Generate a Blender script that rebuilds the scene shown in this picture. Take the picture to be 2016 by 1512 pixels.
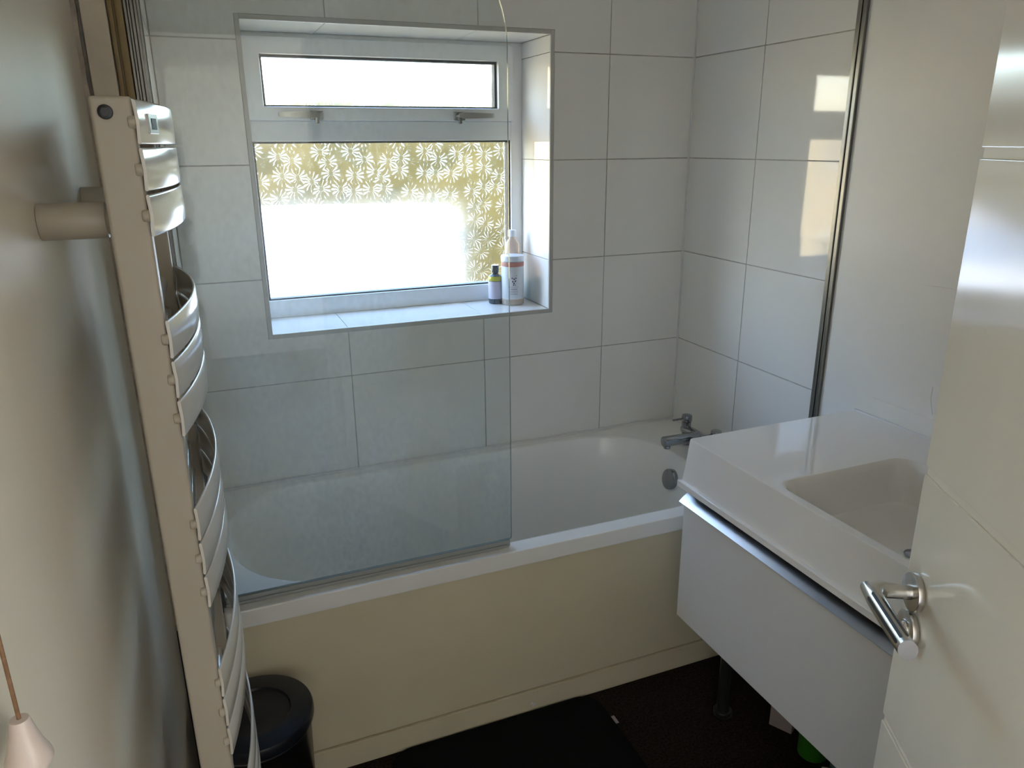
import bpy, bmesh, math, random
from mathutils import Vector, Matrix
random.seed(7)
S = bpy.context.scene
COL = S.collection
for o in list(bpy.data.objects):
    bpy.data.objects.remove(o)

# ------------------------------------------------------------------ camera
CAM = Vector((-1.6431, -2.3549, 1.5872))
YAW, PITCH, ROLL = math.radians(22.070), math.radians(-17.773), math.radians(-0.447)
fw = Vector((math.sin(YAW)*math.cos(PITCH), math.cos(YAW)*math.cos(PITCH), math.sin(PITCH)))
rt = Vector((math.cos(YAW), -math.sin(YAW), 0))
up = rt.cross(fw)
rt2 = rt*math.cos(ROLL) + up*math.sin(ROLL)
up2 = up*math.cos(ROLL) - rt*math.sin(ROLL)
cd = bpy.data.cameras.new('camera')
cam = bpy.data.objects.new('camera', cd)
COL.objects.link(cam)
cam.matrix_world = Matrix((
    (rt2.x, up2.x, -fw.x, CAM.x), (rt2.y, up2.y, -fw.y, CAM.y),
    (rt2.z, up2.z, -fw.z, CAM.z), (0, 0, 0, 1)))
cd.sensor_width = 36.0
cd.lens = 36.0*1477.6/2016
cd.clip_start = 0.01
S.camera = cam

# ------------------------------------------------------------------ sky, sun, exposure
w = bpy.data.worlds.new('sky')
S.world = w
w.use_nodes = True
nt = w.node_tree
bg = nt.nodes['Background']
sky = nt.nodes.new('ShaderNodeTexSky')
sky.sky_type = 'NISHITA'
sky.sun_disc = False
sky.sun_elevation = math.radians(42)
sky.sun_rotation = math.radians(250)
sky.air_density = 1.0
sky.dust_density = 1.0
sky.ozone_density = 1.0
nt.links.new(sky.outputs[0], bg.inputs[0])
bg.inputs[1].default_value = 1.35

sl = bpy.data.lights.new('sun', 'SUN')
sl.energy = 9.0
sl.angle = 0.009
sl.color = (1.0, 0.93, 0.80)
sun = bpy.data.objects.new('sun', sl)
COL.objects.link(sun)
sun.rotation_euler = Vector((0.75, 0.22, -0.68)).to_track_quat('-Z', 'Y').to_euler()   # from the west, slightly behind the window wall

pl = bpy.data.lights.new('window_portal', 'AREA')
pl.shape = 'RECTANGLE'
pl.size, pl.size_y = 0.94, 0.90
pl.cycles.is_portal = True
portal = bpy.data.objects.new('window_portal', pl)
COL.objects.link(portal)
portal.location = (-1.013, 0.30, 1.475)
portal.rotation_euler = (math.radians(-90), 0, 0)      # -Z of the lamp points to -Y, into the room

dl = bpy.data.lights.new('landing_fill', 'AREA')      # fill lamp added outside the unseen landing window, behind the viewer
dl.shape = 'RECTANGLE'
dl.size, dl.size_y = 1.25, 1.70
dl.energy = 30.0
dl.color = (1.0, 0.88, 0.78)
dlo = bpy.data.objects.new('landing_fill', dl)
COL.objects.link(dlo)
dlo.location = (.14, -3.90, 1.475)
dlo.rotation_euler = (0, math.radians(90), 0)          # faces -X, into the landing

S.view_settings.view_transform = 'Standard'
S.view_settings.look = 'None'
S.view_settings.gamma = 1.0
S.view_settings.use_curve_mapping = False
S.view_settings.exposure = 1.04
try:
    S.cycles.use_denoising = True
    S.cycles.max_bounces = 14
    S.cycles.diffuse_bounces = 7
    S.cycles.glossy_bounces = 5
    S.cycles.transmission_bounces = 8
    S.cycles.transparent_max_bounces = 16
    S.cycles.sample_clamp_indirect = 12.0
    S.cycles.caustics_reflective = False
    S.cycles.blur_glossy = 0.3
except Exception:
    pass

# ------------------------------------------------------------------ materials
def newmat(name):
    m = bpy.data.materials.new(name)
    m.use_nodes = True
    n = m.node_tree.nodes
    return m, n, m.node_tree.links, n['Principled BSDF']

def mat(name, col, rough=0.5, metal=0.0, noise=0.0, nscale=8.0, bump=0.0, bscale=60.0, coat=0.0,
        spec=0.5, trans=0.0, col2=None, stretch=None, rvar=0.0, emit=None, aniso=0.0):
    m, n, l, b = newmat(name)
    b.inputs['Base Color'].default_value = (*col, 1)
    b.inputs['Roughness'].default_value = rough
    b.inputs['Metallic'].default_value = metal
    b.inputs['Specular IOR Level'].default_value = spec
    b.inputs['Coat Weight'].default_value = coat
    b.inputs['Coat Roughness'].default_value = 0.03
    b.inputs['Transmission Weight'].default_value = trans
    tc = n.new('ShaderNodeTexCoord')
    src = tc.outputs['Object']
    if stretch:
        mp = n.new('ShaderNodeMapping')
        mp.inputs['Scale'].default_value = stretch
        l.new(src, mp.inputs['Vector'])
        src = mp.outputs['Vector']
    if noise > 0 or col2:
        t = n.new('ShaderNodeTexNoise')
        t.inputs['Scale'].default_value = nscale
        t.inputs['Detail'].default_value = 4
        l.new(src, t.inputs['Vector'])
        r = n.new('ShaderNodeValToRGB')
        c2 = col2 or tuple(c*(1-noise) for c in col)
        r.color_ramp.elements[0].position = 0.35
        r.color_ramp.elements[1].position = 0.65
        r.color_ramp.elements[0].color = (*c2, 1)
        r.color_ramp.elements[1].color = (*col, 1)
        l.new(t.outputs['Fac'], r.inputs['Fac'])
        l.new(r.outputs['Color'], b.inputs['Base Color'])
    if rvar > 0:
        t = n.new('ShaderNodeTexNoise')
        t.inputs['Scale'].default_value = nscale*0.7
        l.new(src, t.inputs['Vector'])
        mr = n.new('ShaderNodeMapRange')
        mr.inputs['To Min'].default_value = max(0.02, rough-rvar)
        mr.inputs['To Max'].default_value = rough+rvar
        l.new(t.outputs['Fac'], mr.inputs['Value'])
        l.new(mr.outputs['Result'], b.inputs['Roughness'])
    if bump > 0:
        t = n.new('ShaderNodeTexNoise')
        t.inputs['Scale'].default_value = bscale
        t.inputs['Detail'].default_value = 3
        l.new(src, t.inputs['Vector'])
        bp = n.new('ShaderNodeBump')
        bp.inputs['Strength'].default_value = bump
        bp.inputs['Distance'].default_value = 0.004
        l.new(t.outputs['Fac'], bp.inputs['Height'])
        l.new(bp.outputs['Normal'], b.inputs['Normal'])
    return m

M = {}
M['tile'] = mat('glazed_white_tile', (0.80, 0.79, 0.76), 0.05, bump=0.010, bscale=14, spec=0.8, noise=0.03, nscale=3)
M['grout'] = mat('grey_grout', (0.50, 0.48, 0.45), 0.9, noise=0.25, nscale=40)
M['paint'] = mat('white_wall_paint', (0.82, 0.81, 0.78), 0.42, bump=0.05, bscale=9, noise=0.04, nscale=5)
M['gloss_wall'] = mat('satin_cream_paint', (0.78, 0.71, 0.59), 0.48, spec=0.4, bump=0.05, bscale=7, stretch=(1, 1, 0.25), noise=0.10, nscale=3, rvar=0.07)
M['ceiling'] = mat('ceiling_paint', (0.86, 0.85, 0.83), 0.7)
M['door'] = mat('cream_gloss_door_paint', (0.80, 0.75, 0.65), 0.12, spec=0.85, bump=0.03, bscale=30, stretch=(1, 1, 0.2), noise=0.04, nscale=6, rvar=0.03)
M['cream_board'] = mat('cream_painted_board', (0.62, 0.54, 0.43), 0.35, noise=0.15, nscale=14)
M['gold'] = mat('varnished_golden_wood', (0.30, 0.20, 0.065), 0.35, noise=0.25, nscale=20, stretch=(1, 1, .1))
M['plaster'] = mat('chipped_plaster', (0.50, 0.44, 0.38), 0.8, noise=0.4, nscale=30, bump=0.5, bscale=50)
M['upvc'] = mat('white_upvc', (0.74, 0.75, 0.76), 0.28)
M['gasket'] = mat('dark_gasket', (0.012, 0.014, 0.017), 0.5)
M['trimwhite'] = mat('white_tile_trim', (0.50, 0.49, 0.46), 0.30)
M['alu'] = mat('brushed_aluminium', (0.42, 0.42, 0.40), 0.28, metal=1.0)
M['alu_dark'] = mat('dull_grey_aluminium', (0.20, 0.20, 0.19), 0.32, metal=1.0)
M['alu_light'] = mat('bright_aluminium', (0.66, 0.67, 0.68), 0.30, metal=1.0)
M['chrome'] = mat('dull_chrome', (0.34, 0.35, 0.36), 0.16, metal=1.0)
M['steel'] = mat('satin_stainless', (0.62, 0.60, 0.57), 0.26, metal=1.0, bump=0.02, bscale=200, stretch=(1, 1, 8))
M['slot'] = mat('dark_slot', (0.012, 0.012, 0.013), 0.5)
M['acrylic'] = mat('white_acrylic', (0.84, 0.84, 0.81), 0.13, spec=0.5)
M['panel'] = mat('yellowed_bath_panel', (0.68, 0.61, 0.44), 0.35, noise=0.05, nscale=4, rvar=0.05)
M['ceramic'] = mat('white_ceramic', (0.84, 0.83, 0.81), 0.07, spec=0.5)
M['cabinet'] = mat('white_gloss_cabinet', (0.74, 0.735, 0.72), 0.22)
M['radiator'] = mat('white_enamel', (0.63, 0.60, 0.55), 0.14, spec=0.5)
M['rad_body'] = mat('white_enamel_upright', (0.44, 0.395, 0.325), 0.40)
M['binlid'] = mat('black_plastic', (0.006, 0.008, 0.013), 0.33)
M['binbody'] = mat('dark_steel', (0.03, 0.03, 0.032), 0.25, metal=0.8)
M['carpet'] = mat('dark_brown_carpet', (0.030, 0.020, 0.014), 1.0, col2=(0.010, 0.008, 0.006), nscale=160, bump=1.0, bscale=260, spec=0.1)
M['mat'] = mat('black_bath_mat', (0.0055, 0.0058, 0.006), 0.95, bump=0.4, bscale=200, spec=0.1)
M['white'] = mat('white_plastic', (0.66, 0.65, 0.62), 0.35)
M['bell'] = mat('aged_white_plastic', (0.56, 0.47, 0.42), 0.35)
M['cord'] = mat('tan_cord', (0.22, 0.12, 0.06), 0.8, noise=0.3, nscale=200)
M['label'] = mat('paper_label', (0.60, 0.63, 0.66), 0.55)
M['label_lilac'] = mat('lilac_label', (0.50, 0.47, 0.58), 0.5)
M['jar'] = mat('white_jar', (0.62, 0.58, 0.55), 0.3)
M['pink'] = mat('pink_band', (0.46, 0.20, 0.17), 0.5)
M['ink'] = mat('dark_print', (0.05, 0.03, 0.05), 0.6)
M['ink_soft'] = mat('faded_print', (0.30, 0.27, 0.30), 0.6)
M['darkglass'] = mat('dark_bottle_glass', (0.045, 0.06, 0.075), 0.12)
M['oil'] = mat('yellow_oil', (0.45, 0.42, 0.05), 0.15)
M['peach'] = mat('peach_plastic', (0.74, 0.62, 0.53), 0.25, trans=0.5)
M['teal'] = mat('teal_plastic', (0.10, 0.38, 0.33), 0.25, trans=0.3)
M['palecap'] = mat('pale_cap', (0.62, 0.66, 0.72), 0.3)
M['green'] = mat('bright_green_plastic', (0.03, 0.15, 0.012), 0.3)
M['card'] = mat('pale_card', (0.34, 0.28, 0.27), 0.7)
M['bluegrey'] = mat('blue_grey_plastic', (0.10, 0.16, 0.20), 0.4)
M['darkleg'] = mat('dark_metal_leg', (0.05, 0.055, 0.055), 0.3, metal=0.7)
M['sealant'] = mat('white_sealant', (0.68, 0.68, 0.67), 0.35)
M['seal'] = mat('grey_rubber_seal', (0.32, 0.34, 0.33), 0.4)
M['lampglass'] = mat('opal_lamp', (0.8, 0.78, 0.72), 0.4)
M['grass'] = mat('dry_grass', (0.34, 0.25, 0.11), 0.95, col2=(0.20, 0.17, 0.06), nscale=1.5)
M['hedge'] = mat('yellow_green_hedge', (0.105, 0.076, 0.020), 0.9, col2=(0.080, 0.060, 0.014), nscale=1.2)
M['sandstone'] = mat('yellow_sandstone', (0.58, 0.46, 0.27), 0.85, col2=(0.50, 0.39, 0.22), nscale=1.0)
M['slate'] = mat('grey_slate', (0.10, 0.10, 0.11), 0.6)
M['render'] = mat('pale_render', (0.55, 0.52, 0.46), 0.8)
M['roofing'] = mat('white_roof_membrane', (0.80, 0.79, 0.76), 0.7, noise=0.08, nscale=.6)

def clear_glass():
    m = bpy.data.materials.new('screen_glass')
    m.use_nodes = True
    n, l = m.node_tree.nodes, m.node_tree.links
    n.clear()
    out = n.new('ShaderNodeOutputMaterial')
    tr = n.new('ShaderNodeBsdfTransparent')
    tr.inputs[0].default_value = (0.955, 0.975, 0.965, 1)
    gl = n.new('ShaderNodeBsdfGlossy')
    gl.inputs['Roughness'].default_value = 0.015
    fr = n.new('ShaderNodeFresnel')
    fr.inputs['IOR'].default_value = 1.45
    mx = n.new('ShaderNodeMixShader')
    l.new(fr.outputs[0], mx.inputs[0]); l.new(tr.outputs[0], mx.inputs[1]); l.new(gl.outputs[0], mx.inputs[2])
    # limescale film: a thin scattering deposit in uneven streaks
    tc = n.new('ShaderNodeTexCoord')
    mp = n.new('ShaderNodeMapping'); mp.inputs['Scale'].default_value = (5, 5, 2.2)
    nz = n.new('ShaderNodeTexNoise'); nz.inputs['Scale'].default_value = 1.0; nz.inputs['Detail'].default_value = 5
    l.new(tc.outputs['Object'], mp.inputs[0]); l.new(mp.outputs[0], nz.inputs['Vector'])
    mp2 = n.new('ShaderNodeMapping'); mp2.inputs['Scale'].default_value = (90, 90, 60)
    nz2 = n.new('ShaderNodeTexNoise'); nz2.inputs['Scale'].default_value = 1.0; nz2.inputs['Detail'].default_value = 3
    l.new(tc.outputs['Object'], mp2.inputs[0]); l.new(mp2.outputs[0], nz2.inputs['Vector'])
    r1 = n.new('ShaderNodeMapRange'); r1.inputs['From Min'].default_value = .4; r1.inputs['From Max'].default_value = .75
    r1.inputs['To Min'].default_value = 0.008; r1.inputs['To Max'].default_value = 0.07
    r2 = n.new('ShaderNodeMapRange'); r2.inputs['From Min'].default_value = .35; r2.inputs['From Max'].default_value = .8
    r2.inputs['To Min'].default_value = 0.4; r2.inputs['To Max'].default_value = 2.0
    l.new(nz.outputs['Fac'], r1.inputs['Value']); l.new(nz2.outputs['Fac'], r2.inputs['Value'])
    mu = n.new('ShaderNodeMath'); mu.operation = 'MULTIPLY'
    l.new(r1.outputs[0], mu.inputs[0]); l.new(r2.outputs[0], mu.inputs[1])
    tl = n.new('ShaderNodeBsdfTranslucent'); tl.inputs[0].default_value = (0.85, 0.88, 0.9, 1)
    mx2 = n.new('ShaderNodeMixShader')
    l.new(mu.outputs[0], mx2.inputs[0]); l.new(mx.outputs[0], mx2.inputs[1]); l.new(tl.outputs[0], mx2.inputs[2])
    l.new(mx2.outputs[0], out.inputs[0])
    return m

def edge_glass():
    m = bpy.data.materials.new('green_glass_edge')
    m.use_nodes = True
    b = m.node_tree.nodes['Principled BSDF']
    b.inputs['Base Color'].default_value = (0.45, 0.56, 0.50, 1)
    b.inputs['Roughness'].default_value = 0.12
    return m

def daisy_glass():
    """obscured window glass: rows of pressed daisy heads that bend the view"""
    m = bpy.data.materials.new('daisy_pattern_glass')
    m.use_nodes = True
    n, l = m.node_tree.nodes, m.node_tree.links
    n.clear()
    def math_(op, a, b=None, c=None):
        x = n.new('ShaderNodeMath'); x.operation = op
        for i, v in enumerate((a, b, c)):
            if v is None: continue
            if hasattr(v, 'node'): l.new(v, x.inputs[i])
            else: x.inputs[i].default_value = v
        return x.outputs[0]
    out = n.new('ShaderNodeOutputMaterial')
    tc = n.new('ShaderNodeTexCoord')
    sp = n.new('ShaderNodeSeparateXYZ'); l.new(tc.outputs['Object'], sp.inputs[0])
    cb = n.new('ShaderNodeCombineXYZ'); l.new(sp.outputs[0], cb.inputs[0]); l.new(sp.outputs[2], cb.inputs[1])
    heights = []
    for sc, ph, off in ((17.0, 0.0, 0.0), (20.0, 1.3, 3.7)):
        mp = n.new('ShaderNodeMapping'); mp.inputs['Scale'].default_value = (sc, sc, sc); mp.inputs['Location'].default_value = (off, off*.7, 0)
        l.new(cb.outputs[0], mp.inputs[0])
        v = n.new('ShaderNodeTexVoronoi'); v.voronoi_dimensions = '2D'; v.inputs['Scale'].default_value = 1.0; v.inputs['Randomness'].default_value = 0.75
        l.new(mp.outputs[0], v.inputs['Vector'])
        sub = n.new('ShaderNodeVectorMath'); sub.operation = 'SUBTRACT'
        l.new(mp.outputs[0], sub.inputs[0]); l.new(v.outputs['Position'], sub.inputs[1])
        s2 = n.new('ShaderNodeSeparateXYZ'); l.new(sub.outputs[0], s2.inputs[0])
        ang = math_('ARCTAN2', s2.outputs[1], s2.outputs[0])
        pet = math_('ABSOLUTE', math_('SINE', math_('MULTIPLY_ADD', ang, 6.5, ph)))
        pet = math_('POWER', pet, 4.0)
        d = v.outputs['Distance']
        inner = n.new('ShaderNodeMapRange'); inner.interpolation_type = 'SMOOTHSTEP'
        inner.inputs['From Min'].default_value = 0.06; inner.inputs['From Max'].default_value = 0.2
        l.new(d, inner.inputs['Value'])
        outer = n.new('ShaderNodeMapRange'); outer.interpolation_type = 'SMOOTHSTEP'
        outer.inputs['From Min'].default_value = 0.62; outer.inputs['From Max'].default_value = 0.40
        l.new(d, outer.inputs['Value'])
        heights.append(math_('MULTIPLY', math_('MULTIPLY', pet, inner.outputs[0]), outer.outputs[0]))
    h = math_('MAXIMUM', heights[0], math_('MULTIPLY', heights[1], 0.12))
    bp = n.new('ShaderNodeBump'); bp.inputs['Strength'].default_value = 1.0; bp.inputs['Distance'].default_value = 0.022
    l.new(h, bp.inputs['Height'])
    rf = n.new('ShaderNodeBsdfRefraction'); rf.inputs['IOR'].default_value = 1.25; rf.inputs['Roughness'].default_value = 0.06
    rf.inputs['Color'].default_value = (0.97, 0.98, 0.97, 1)
    l.new(bp.outputs[0], rf.inputs['Normal'])
    tl = n.new('ShaderNodeBsdfTranslucent'); tl.inputs[0].default_value = (0.97, 0.95, 0.90, 1)
    pm = n.new('ShaderNodeMixShader'); pm.inputs[0].default_value = 0.10
    l.new(rf.outputs[0], pm.inputs[1]); l.new(tl.outputs[0], pm.inputs[2])
    tr0 = n.new('ShaderNodeBsdfTransparent'); tr0.inputs[0].default_value = (0.95, 0.96, 0.95, 1)
    rf2 = n.new('ShaderNodeBsdfRefraction'); rf2.inputs['IOR'].default_value = 1.15; rf2.inputs['Roughness'].default_value = 0.40
    rf2.inputs['Color'].default_value = (0.95, 0.96, 0.95, 1)
    tr = n.new('ShaderNodeMixShader'); tr.inputs[0].default_value = 0.4
    l.new(tr0.outputs[0], tr.inputs[1]); l.new(rf2.outputs[0], tr.inputs[2])
    fac = math_('MULTIPLY', h, 0.34)
    mx = n.new('ShaderNodeMixShader')
    l.new(fac, mx.inputs[0])
    l.new(tr.outputs[0], mx.inputs[1]); l.new(pm.outputs[0], mx.inputs[2])
    l.new(mx.outputs[0], out.inputs[0])
    return m

M['screen'] = clear_glass()
M['screen_edge'] = edge_glass()
M['daisy'] = daisy_glass()

# ------------------------------------------------------------------ mesh helpers
BEV = {'used': False}
def obj(name, bm, m, parent=None, smooth=False, angle=35):
    me = bpy.data.meshes.new(name)
    bmesh.ops.recalc_face_normals(bm, faces=bm.faces)
    bm.to_mesh(me); bm.free()
    ms = m if isinstance(m, (list, tuple)) else [m]
    for x in ms:
        me.materials.append(M[x] if isinstance(x, str) else x)
    if smooth:
        me.polygons.foreach_set('use_smooth', [True]*len(me.polygons))
        try:
            me.set_sharp_from_angle(angle=math.radians(angle))
        except Exception:
            pass
    o = bpy.data.objects.new(name, me)
    COL.objects.link(o)
    if smooth and BEV['used']:          # bevelled boxes: keep the broad faces flat
        wm = o.modifiers.new('weighted_normal', 'WEIGHTED_NORMAL')
        wm.weight = 100
        wm.keep_sharp = True
    BEV['used'] = False
    if parent is not None:
        o.parent = parent
    return o

def empty(name, loc=(0, 0, 0)):
    o = bpy.data.objects.new(name, None)
    o.empty_display_size = 0.05
    COL.objects.link(o)
    o.location = loc
    return o

def tag(o, label=None, cat=None, group=None):
    if label: o['label'] = label
    if cat: o['category'] = cat
    if group: o['group'] = group
    return o

def struct(o, label, cat):
    o['kind'] = 'structure'
    return tag(o, label, cat)

def keep(o, parent):
    """parent without moving (parents are only translated or rotated empties)"""
    o.parent = parent
    o.matrix_parent_inverse = parent.matrix_basis.inverted()
    return o

def box(bm, a, b, bev=0.0, seg=2, mi=0):
    x0, y0, z0 = a; x1, y1, z1 = b
    vs = [bm.verts.new((x, y, z)) for x in (x0, x1) for y in (y0, y1) for z in (z0, z1)]
    idx = [(0, 1, 3, 2), (4, 6, 7, 5), (0, 4, 5, 1), (2, 3, 7, 6), (0, 2, 6, 4), (1, 5, 7, 3)]
    fs = [bm.faces.new([vs[i] for i in f]) for f in idx]
    for f in fs: f.material_index = mi
    if bev > 0:
        BEV['used'] = True
        es = list({e for f in fs for e in f.edges})
        r = bmesh.ops.bevel(bm, geom=es, offset=bev, segments=seg, profile=0.6, affect='EDGES', clamp_overlap=True)
        for f in r['faces']: f.material_index = mi
    return bm

def nb(): return bmesh.new()

def bx(name, a, b, m, parent=None, bev=0.0, seg=2):
    return obj(name, box(nb(), a, b, bev, seg), m, parent, smooth=bev > 0)

def cyl(bm, p0, p1, r0, r1=None, n=24, cap=True, bev=0.0, mi=0):
    p0, p1 = Vector(p0), Vector(p1)
    r1 = r0 if r1 is None else r1
    ax = (p1-p0).normalized()
    t = Vector((0, 0, 1)) if abs(ax.z) < .9 else Vector((1, 0, 0))
    u = ax.cross(t).normalized(); v = ax.cross(u)
    L = (p1-p0).length
    prof = [(0, r0), (L, r1)]
    if bev > 0:
        prof = [(0, r0-bev), (bev*.3, r0-bev*.3), (bev, r0), (L-bev, r1), (L-bev*.3, r1-bev*.3), (L, r1-bev)]
    rings = []
    for h, r in prof:
        rings.append([bm.verts.new(p0+ax*h+(u*math.cos(2*math.pi*i/n)+v*math.sin(2*math.pi*i/n))*r) for i in range(n)])
    for a, b in zip(rings, rings[1:]):
        for i in range(n):
            bm.faces.new((a[i], a[(i+1) % n], b[(i+1) % n], b[i])).material_index = mi
    if cap:
        bm.faces.new(rings[0][::-1]).material_index = mi; bm.faces.new(rings[-1]).material_index = mi
    return bm

def lathe(bm, prof, c=(0, 0, 0), n=40, mi=0):
    """prof: (r, z) from bottom to top about a vertical axis"""
    rings = []
    for r, z in prof:
        if r < 1e-6:
            rings.append([bm.verts.new((c[0], c[1], c[2]+z))])
        else:
            rings.append([bm.verts.new((c[0]+r*math.cos(2*math.pi*i/n), c[1]+r*math.sin(2*math.pi*i/n), c[2]+z)) for i in range(n)])
    for a, b in zip(rings, rings[1:]):
        for i in range(n):
            j = (i+1) % n
            if len(a) == 1 and len(b) == 1: continue
            if len(a) == 1: f = bm.faces.new((a[0], b[j], b[i]))
            elif len(b) == 1: f = bm.faces.new((a[i], a[j], b[0]))
            else: f = bm.faces.new((a[i], a[j], b[j], b[i]))
            f.material_index = mi
    return bm

def loft(bm, loops, cap0=False, cap1=False, close=True, mi=0):
    rings = [[bm.verts.new(p) for p in lp] for lp in loops]
    n = len(rings[0])
    for a, b in zip(rings, rings[1:]):
        for i in range(n if close else n-1):
            j = (i+1) % n
            bm.faces.new((a[i], a[j], b[j], b[i])).material_index = mi
    if cap0: bm.faces.new(rings[0][::-1]).material_index = mi
    if cap1: bm.faces.new(rings[-1]).material_index = mi
    return bm

def rrect(x0, x1, y0, y1, r, z, k=10):
    """rounded rectangle loop, 4*k points, counter-clockwise, k per corner (r may be one radius per corner)"""
    rs = r if isinstance(r, (tuple, list)) else (r,)*4
    pts = []
    cs = [(x1, y1, 0, -1, -1), (x0, y1, 90, 1, -1), (x0, y0, 180, 1, 1), (x1, y0, 270, -1, 1)]
    for (cx, cy, a0, sx, sy), rr in zip(cs, rs):
        ox, oy = cx+sx*rr, cy+sy*rr
        for i in range(k):
            a = math.radians(a0+90*i/(k-1))
            pts.append((ox+rr*math.cos(a), oy+rr*math.sin(a), z))
    return pts

def path_tube(bm, pts, r, n=12, mi=0):
    pts = [Vector(p) for p in pts]
    loops = []
    for i, p in enumerate(pts):
        d = (pts[min(i+1, len(pts)-1)]-pts[max(i-1, 0)]).normalized()
        t = Vector((0, 0, 1)) if abs(d.z) < .9 else Vector((1, 0, 0))
        u = d.cross(t).normalized(); v = d.cross(u)
        rr = r[i] if isinstance(r, (list, tuple)) else r
        loops.append([p+(u*math.cos(2*math.pi*k/n)+v*math.sin(2*math.pi*k/n))*rr for k in range(n)])
    return loft(bm, loops, True, True, mi=mi)

# ------------------------------------------------------------------ dimensions (metres; floor z = 0, window wall y = 0, right wall x = 0)
XL = -1.708          # bath alcove left wall (tile face)
XW = -1.810          # left wall of the room
YF = -2.400          # front wall with the doorway
HC = 2.360           # ceiling
ZJ = 0.8734          # tile course datum
TW, TH = 0.4588, 0.33
XC = -0.3317         # first vertical joint from the right corner
WX0, WX1, WZ0, WZ1 = -1.480, -0.547, 1.033, 1.915
WD = 0.235           # window reveal depth
RIM = 0.546
BY = -0.711          # bath front

# ------------------------------------------------------------------ room shell
G = 0.0022           # grout lies behind the tile face
def box_around_hole(bm, x0, x1, z0, z1, hx0, hx1, hz0, hz1, y0, y1):
    box(bm, (x0, y0, z0), (hx0, y1, z1)); box(bm, (hx1, y0, z0), (x1, y1, z1))
    box(bm, (hx0, y0, z0), (hx1, y1, hz0)); box(bm, (hx0, y0, hz1), (hx1, y1, z1))

bm = nb()
box_around_hole(bm, XW-.1, 0.1, 0, HC, WX0-.006, WX1+.006, WZ0-.006, WZ1+.006, G, 0.34)
wall_back = struct(obj('wall_back', bm, 'grout'), 'window wall covered in large white glossy tiles', 'wall')

def cut(a, b, holes):
    """rectangle a-b minus one hole rectangle -> list of rectangles"""
    (x0, z0), (x1, z1) = a, b
    (hx0, hz0, hx1, hz1) = holes
    if x1 <= hx0 or x0 >= hx1 or z1 <= hz0 or z0 >= hz1: return [(x0, z0, x1, z1)]
    out = []
    if x0 < hx0: out.append((x0, z0, hx0, z1))
    if x1 > hx1: out.append((hx1, z0, x1, z1))
    m0, m1 = max(x0, hx0), min(x1, hx1)
    if z0 < hz0: out.append((m0, z0, m1, hz0))
    if z1 > hz1: out.append((m0, hz1, m1, z1))
    return out

def tile_back(x0, z0, x1, z1):
    g = 0.0016
    bm = nb()
    hole = (WX0-.014, WZ0-.014, WX1+.014, WZ1+.014)
    rs = cut((x0+g, z0+g), (x1-g, z1-g), hole)
    for r in rs:
        if r[2]-r[0] > .004 and r[3]-r[1] > .004:
            box(bm, (r[0], 0, r[1]), (r[2], G, r[3]), 0.0007 if len(rs) == 1 else 0, 2)
    if not bm.verts: bm.free(); return
    obj('tile', bm, 'tile', wall_back, smooth=len(rs) == 1)

zs = [ZJ+TH*k for k in range(-1, 6)]
zs[0] = RIM+.001
zs = [z for z in zs if z < HC] + [HC]
xs = [0.0] + [XC-TW*k for k in range(4)]
xs[-1] = XL
for i in range(len(xs)-1):
    for j in range(len(zs)-1):
        tile_back(xs[i+1], zs[j], xs[i], zs[j+1])

# right wall: tiles over the bath, painted board beyond the metal strip
bm = nb(); box(bm, (G, -2.6, 0), (0.1, .34, HC))
wall_right = struct(obj('wall_right', bm, 'grout'), 'right wall, tiled over the bath and painted white beyond', 'wall')
ys = [0.0, -0.3592, -0.708]
for i in range(2):
    for j in range(len(zs)-1):
        g = 0.0016
        bx('tile', (0, ys[i+1]+g, zs[j]+g), (G, ys[i]-g, zs[j+1]-g), 'tile', wall_right, 0.0007)
bx('painted_board', (-.0005, YF, 0), (G, -0.745, HC), 'paint', wall_right)
bm = nb()
box(bm, (-.004, -.7165, RIM), (G, -.7085, HC), .001, 1)
box(bm, (-.011, -.7285, RIM), (G, -.7165, HC), .0015, 1)
box(bm, (-.007, -.7370, RIM), (G, -.7285, HC), .0015, 1)
box(bm, (-.010, -.7450, RIM), (G, -.7370, HC), .0015, 1)
struct(obj('trim_1', bm, 'alu_dark', smooth=True), 'ribbed grey metal strip between tiles and painted right wall', 'trim')
# paint ridges and old sealant lines on the painted wall above the basin
bm = nb(); box(bm, (-.0018, -1.60, .9165), (-.0004, -.93, .9195), .0006, 1); obj('paint_ridge', bm, 'paint', wall_right)
bm = nb()
for (y0, z0, y1, z1) in ((-1.10, 1.000, -1.112, .93), (-1.26, 1.01, -1.268, .955), (-1.20, 1.035, -1.218, 1.005), (-1.02, 1.245, -1.14, 1.25)):
    path_tube(bm, [(-.0004, y0, z0), (-.0006, (y0+y1)/2+.006, (z0+z1)/2), (-.0004, y1, z1)], .0011, 6)
obj('paint_scratch', bm, 'paint', wall_right)

bm = nb(); path_tube(bm, [(-.0016, -.0016, RIM+.008), (-.0016, -.0016, HC-.002)], .0034, 8); obj('sealant_bead', bm, 'sealant', wall_right, smooth=True)
# left: alcove wall beside the bath, then the wall of the room
wall_alcove = struct(bx('wall_alcove', (XW-.1, -.690, 0), (XL-G, G, HC), 'grout'), 'short tiled wall at the left end of the bath', 'wall')
for i in range(2):
    for j in range(len(zs)-1):
        g = 0.0016
        bx('tile', (XL-G, [-.3592, -.690][i]+g, zs[j]+g), (XL, [0, -.3592][i]-g, zs[j+1]-g), 'tile', wall_alcove, 0.0007)
wall_left = struct(bx('wall_left', (XW-.1, -2.6, 0), (XW, -.690, HC), 'gloss_wall'), 'cream satin painted left wall behind the towel radiator', 'wall')
bm = nb()
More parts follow.
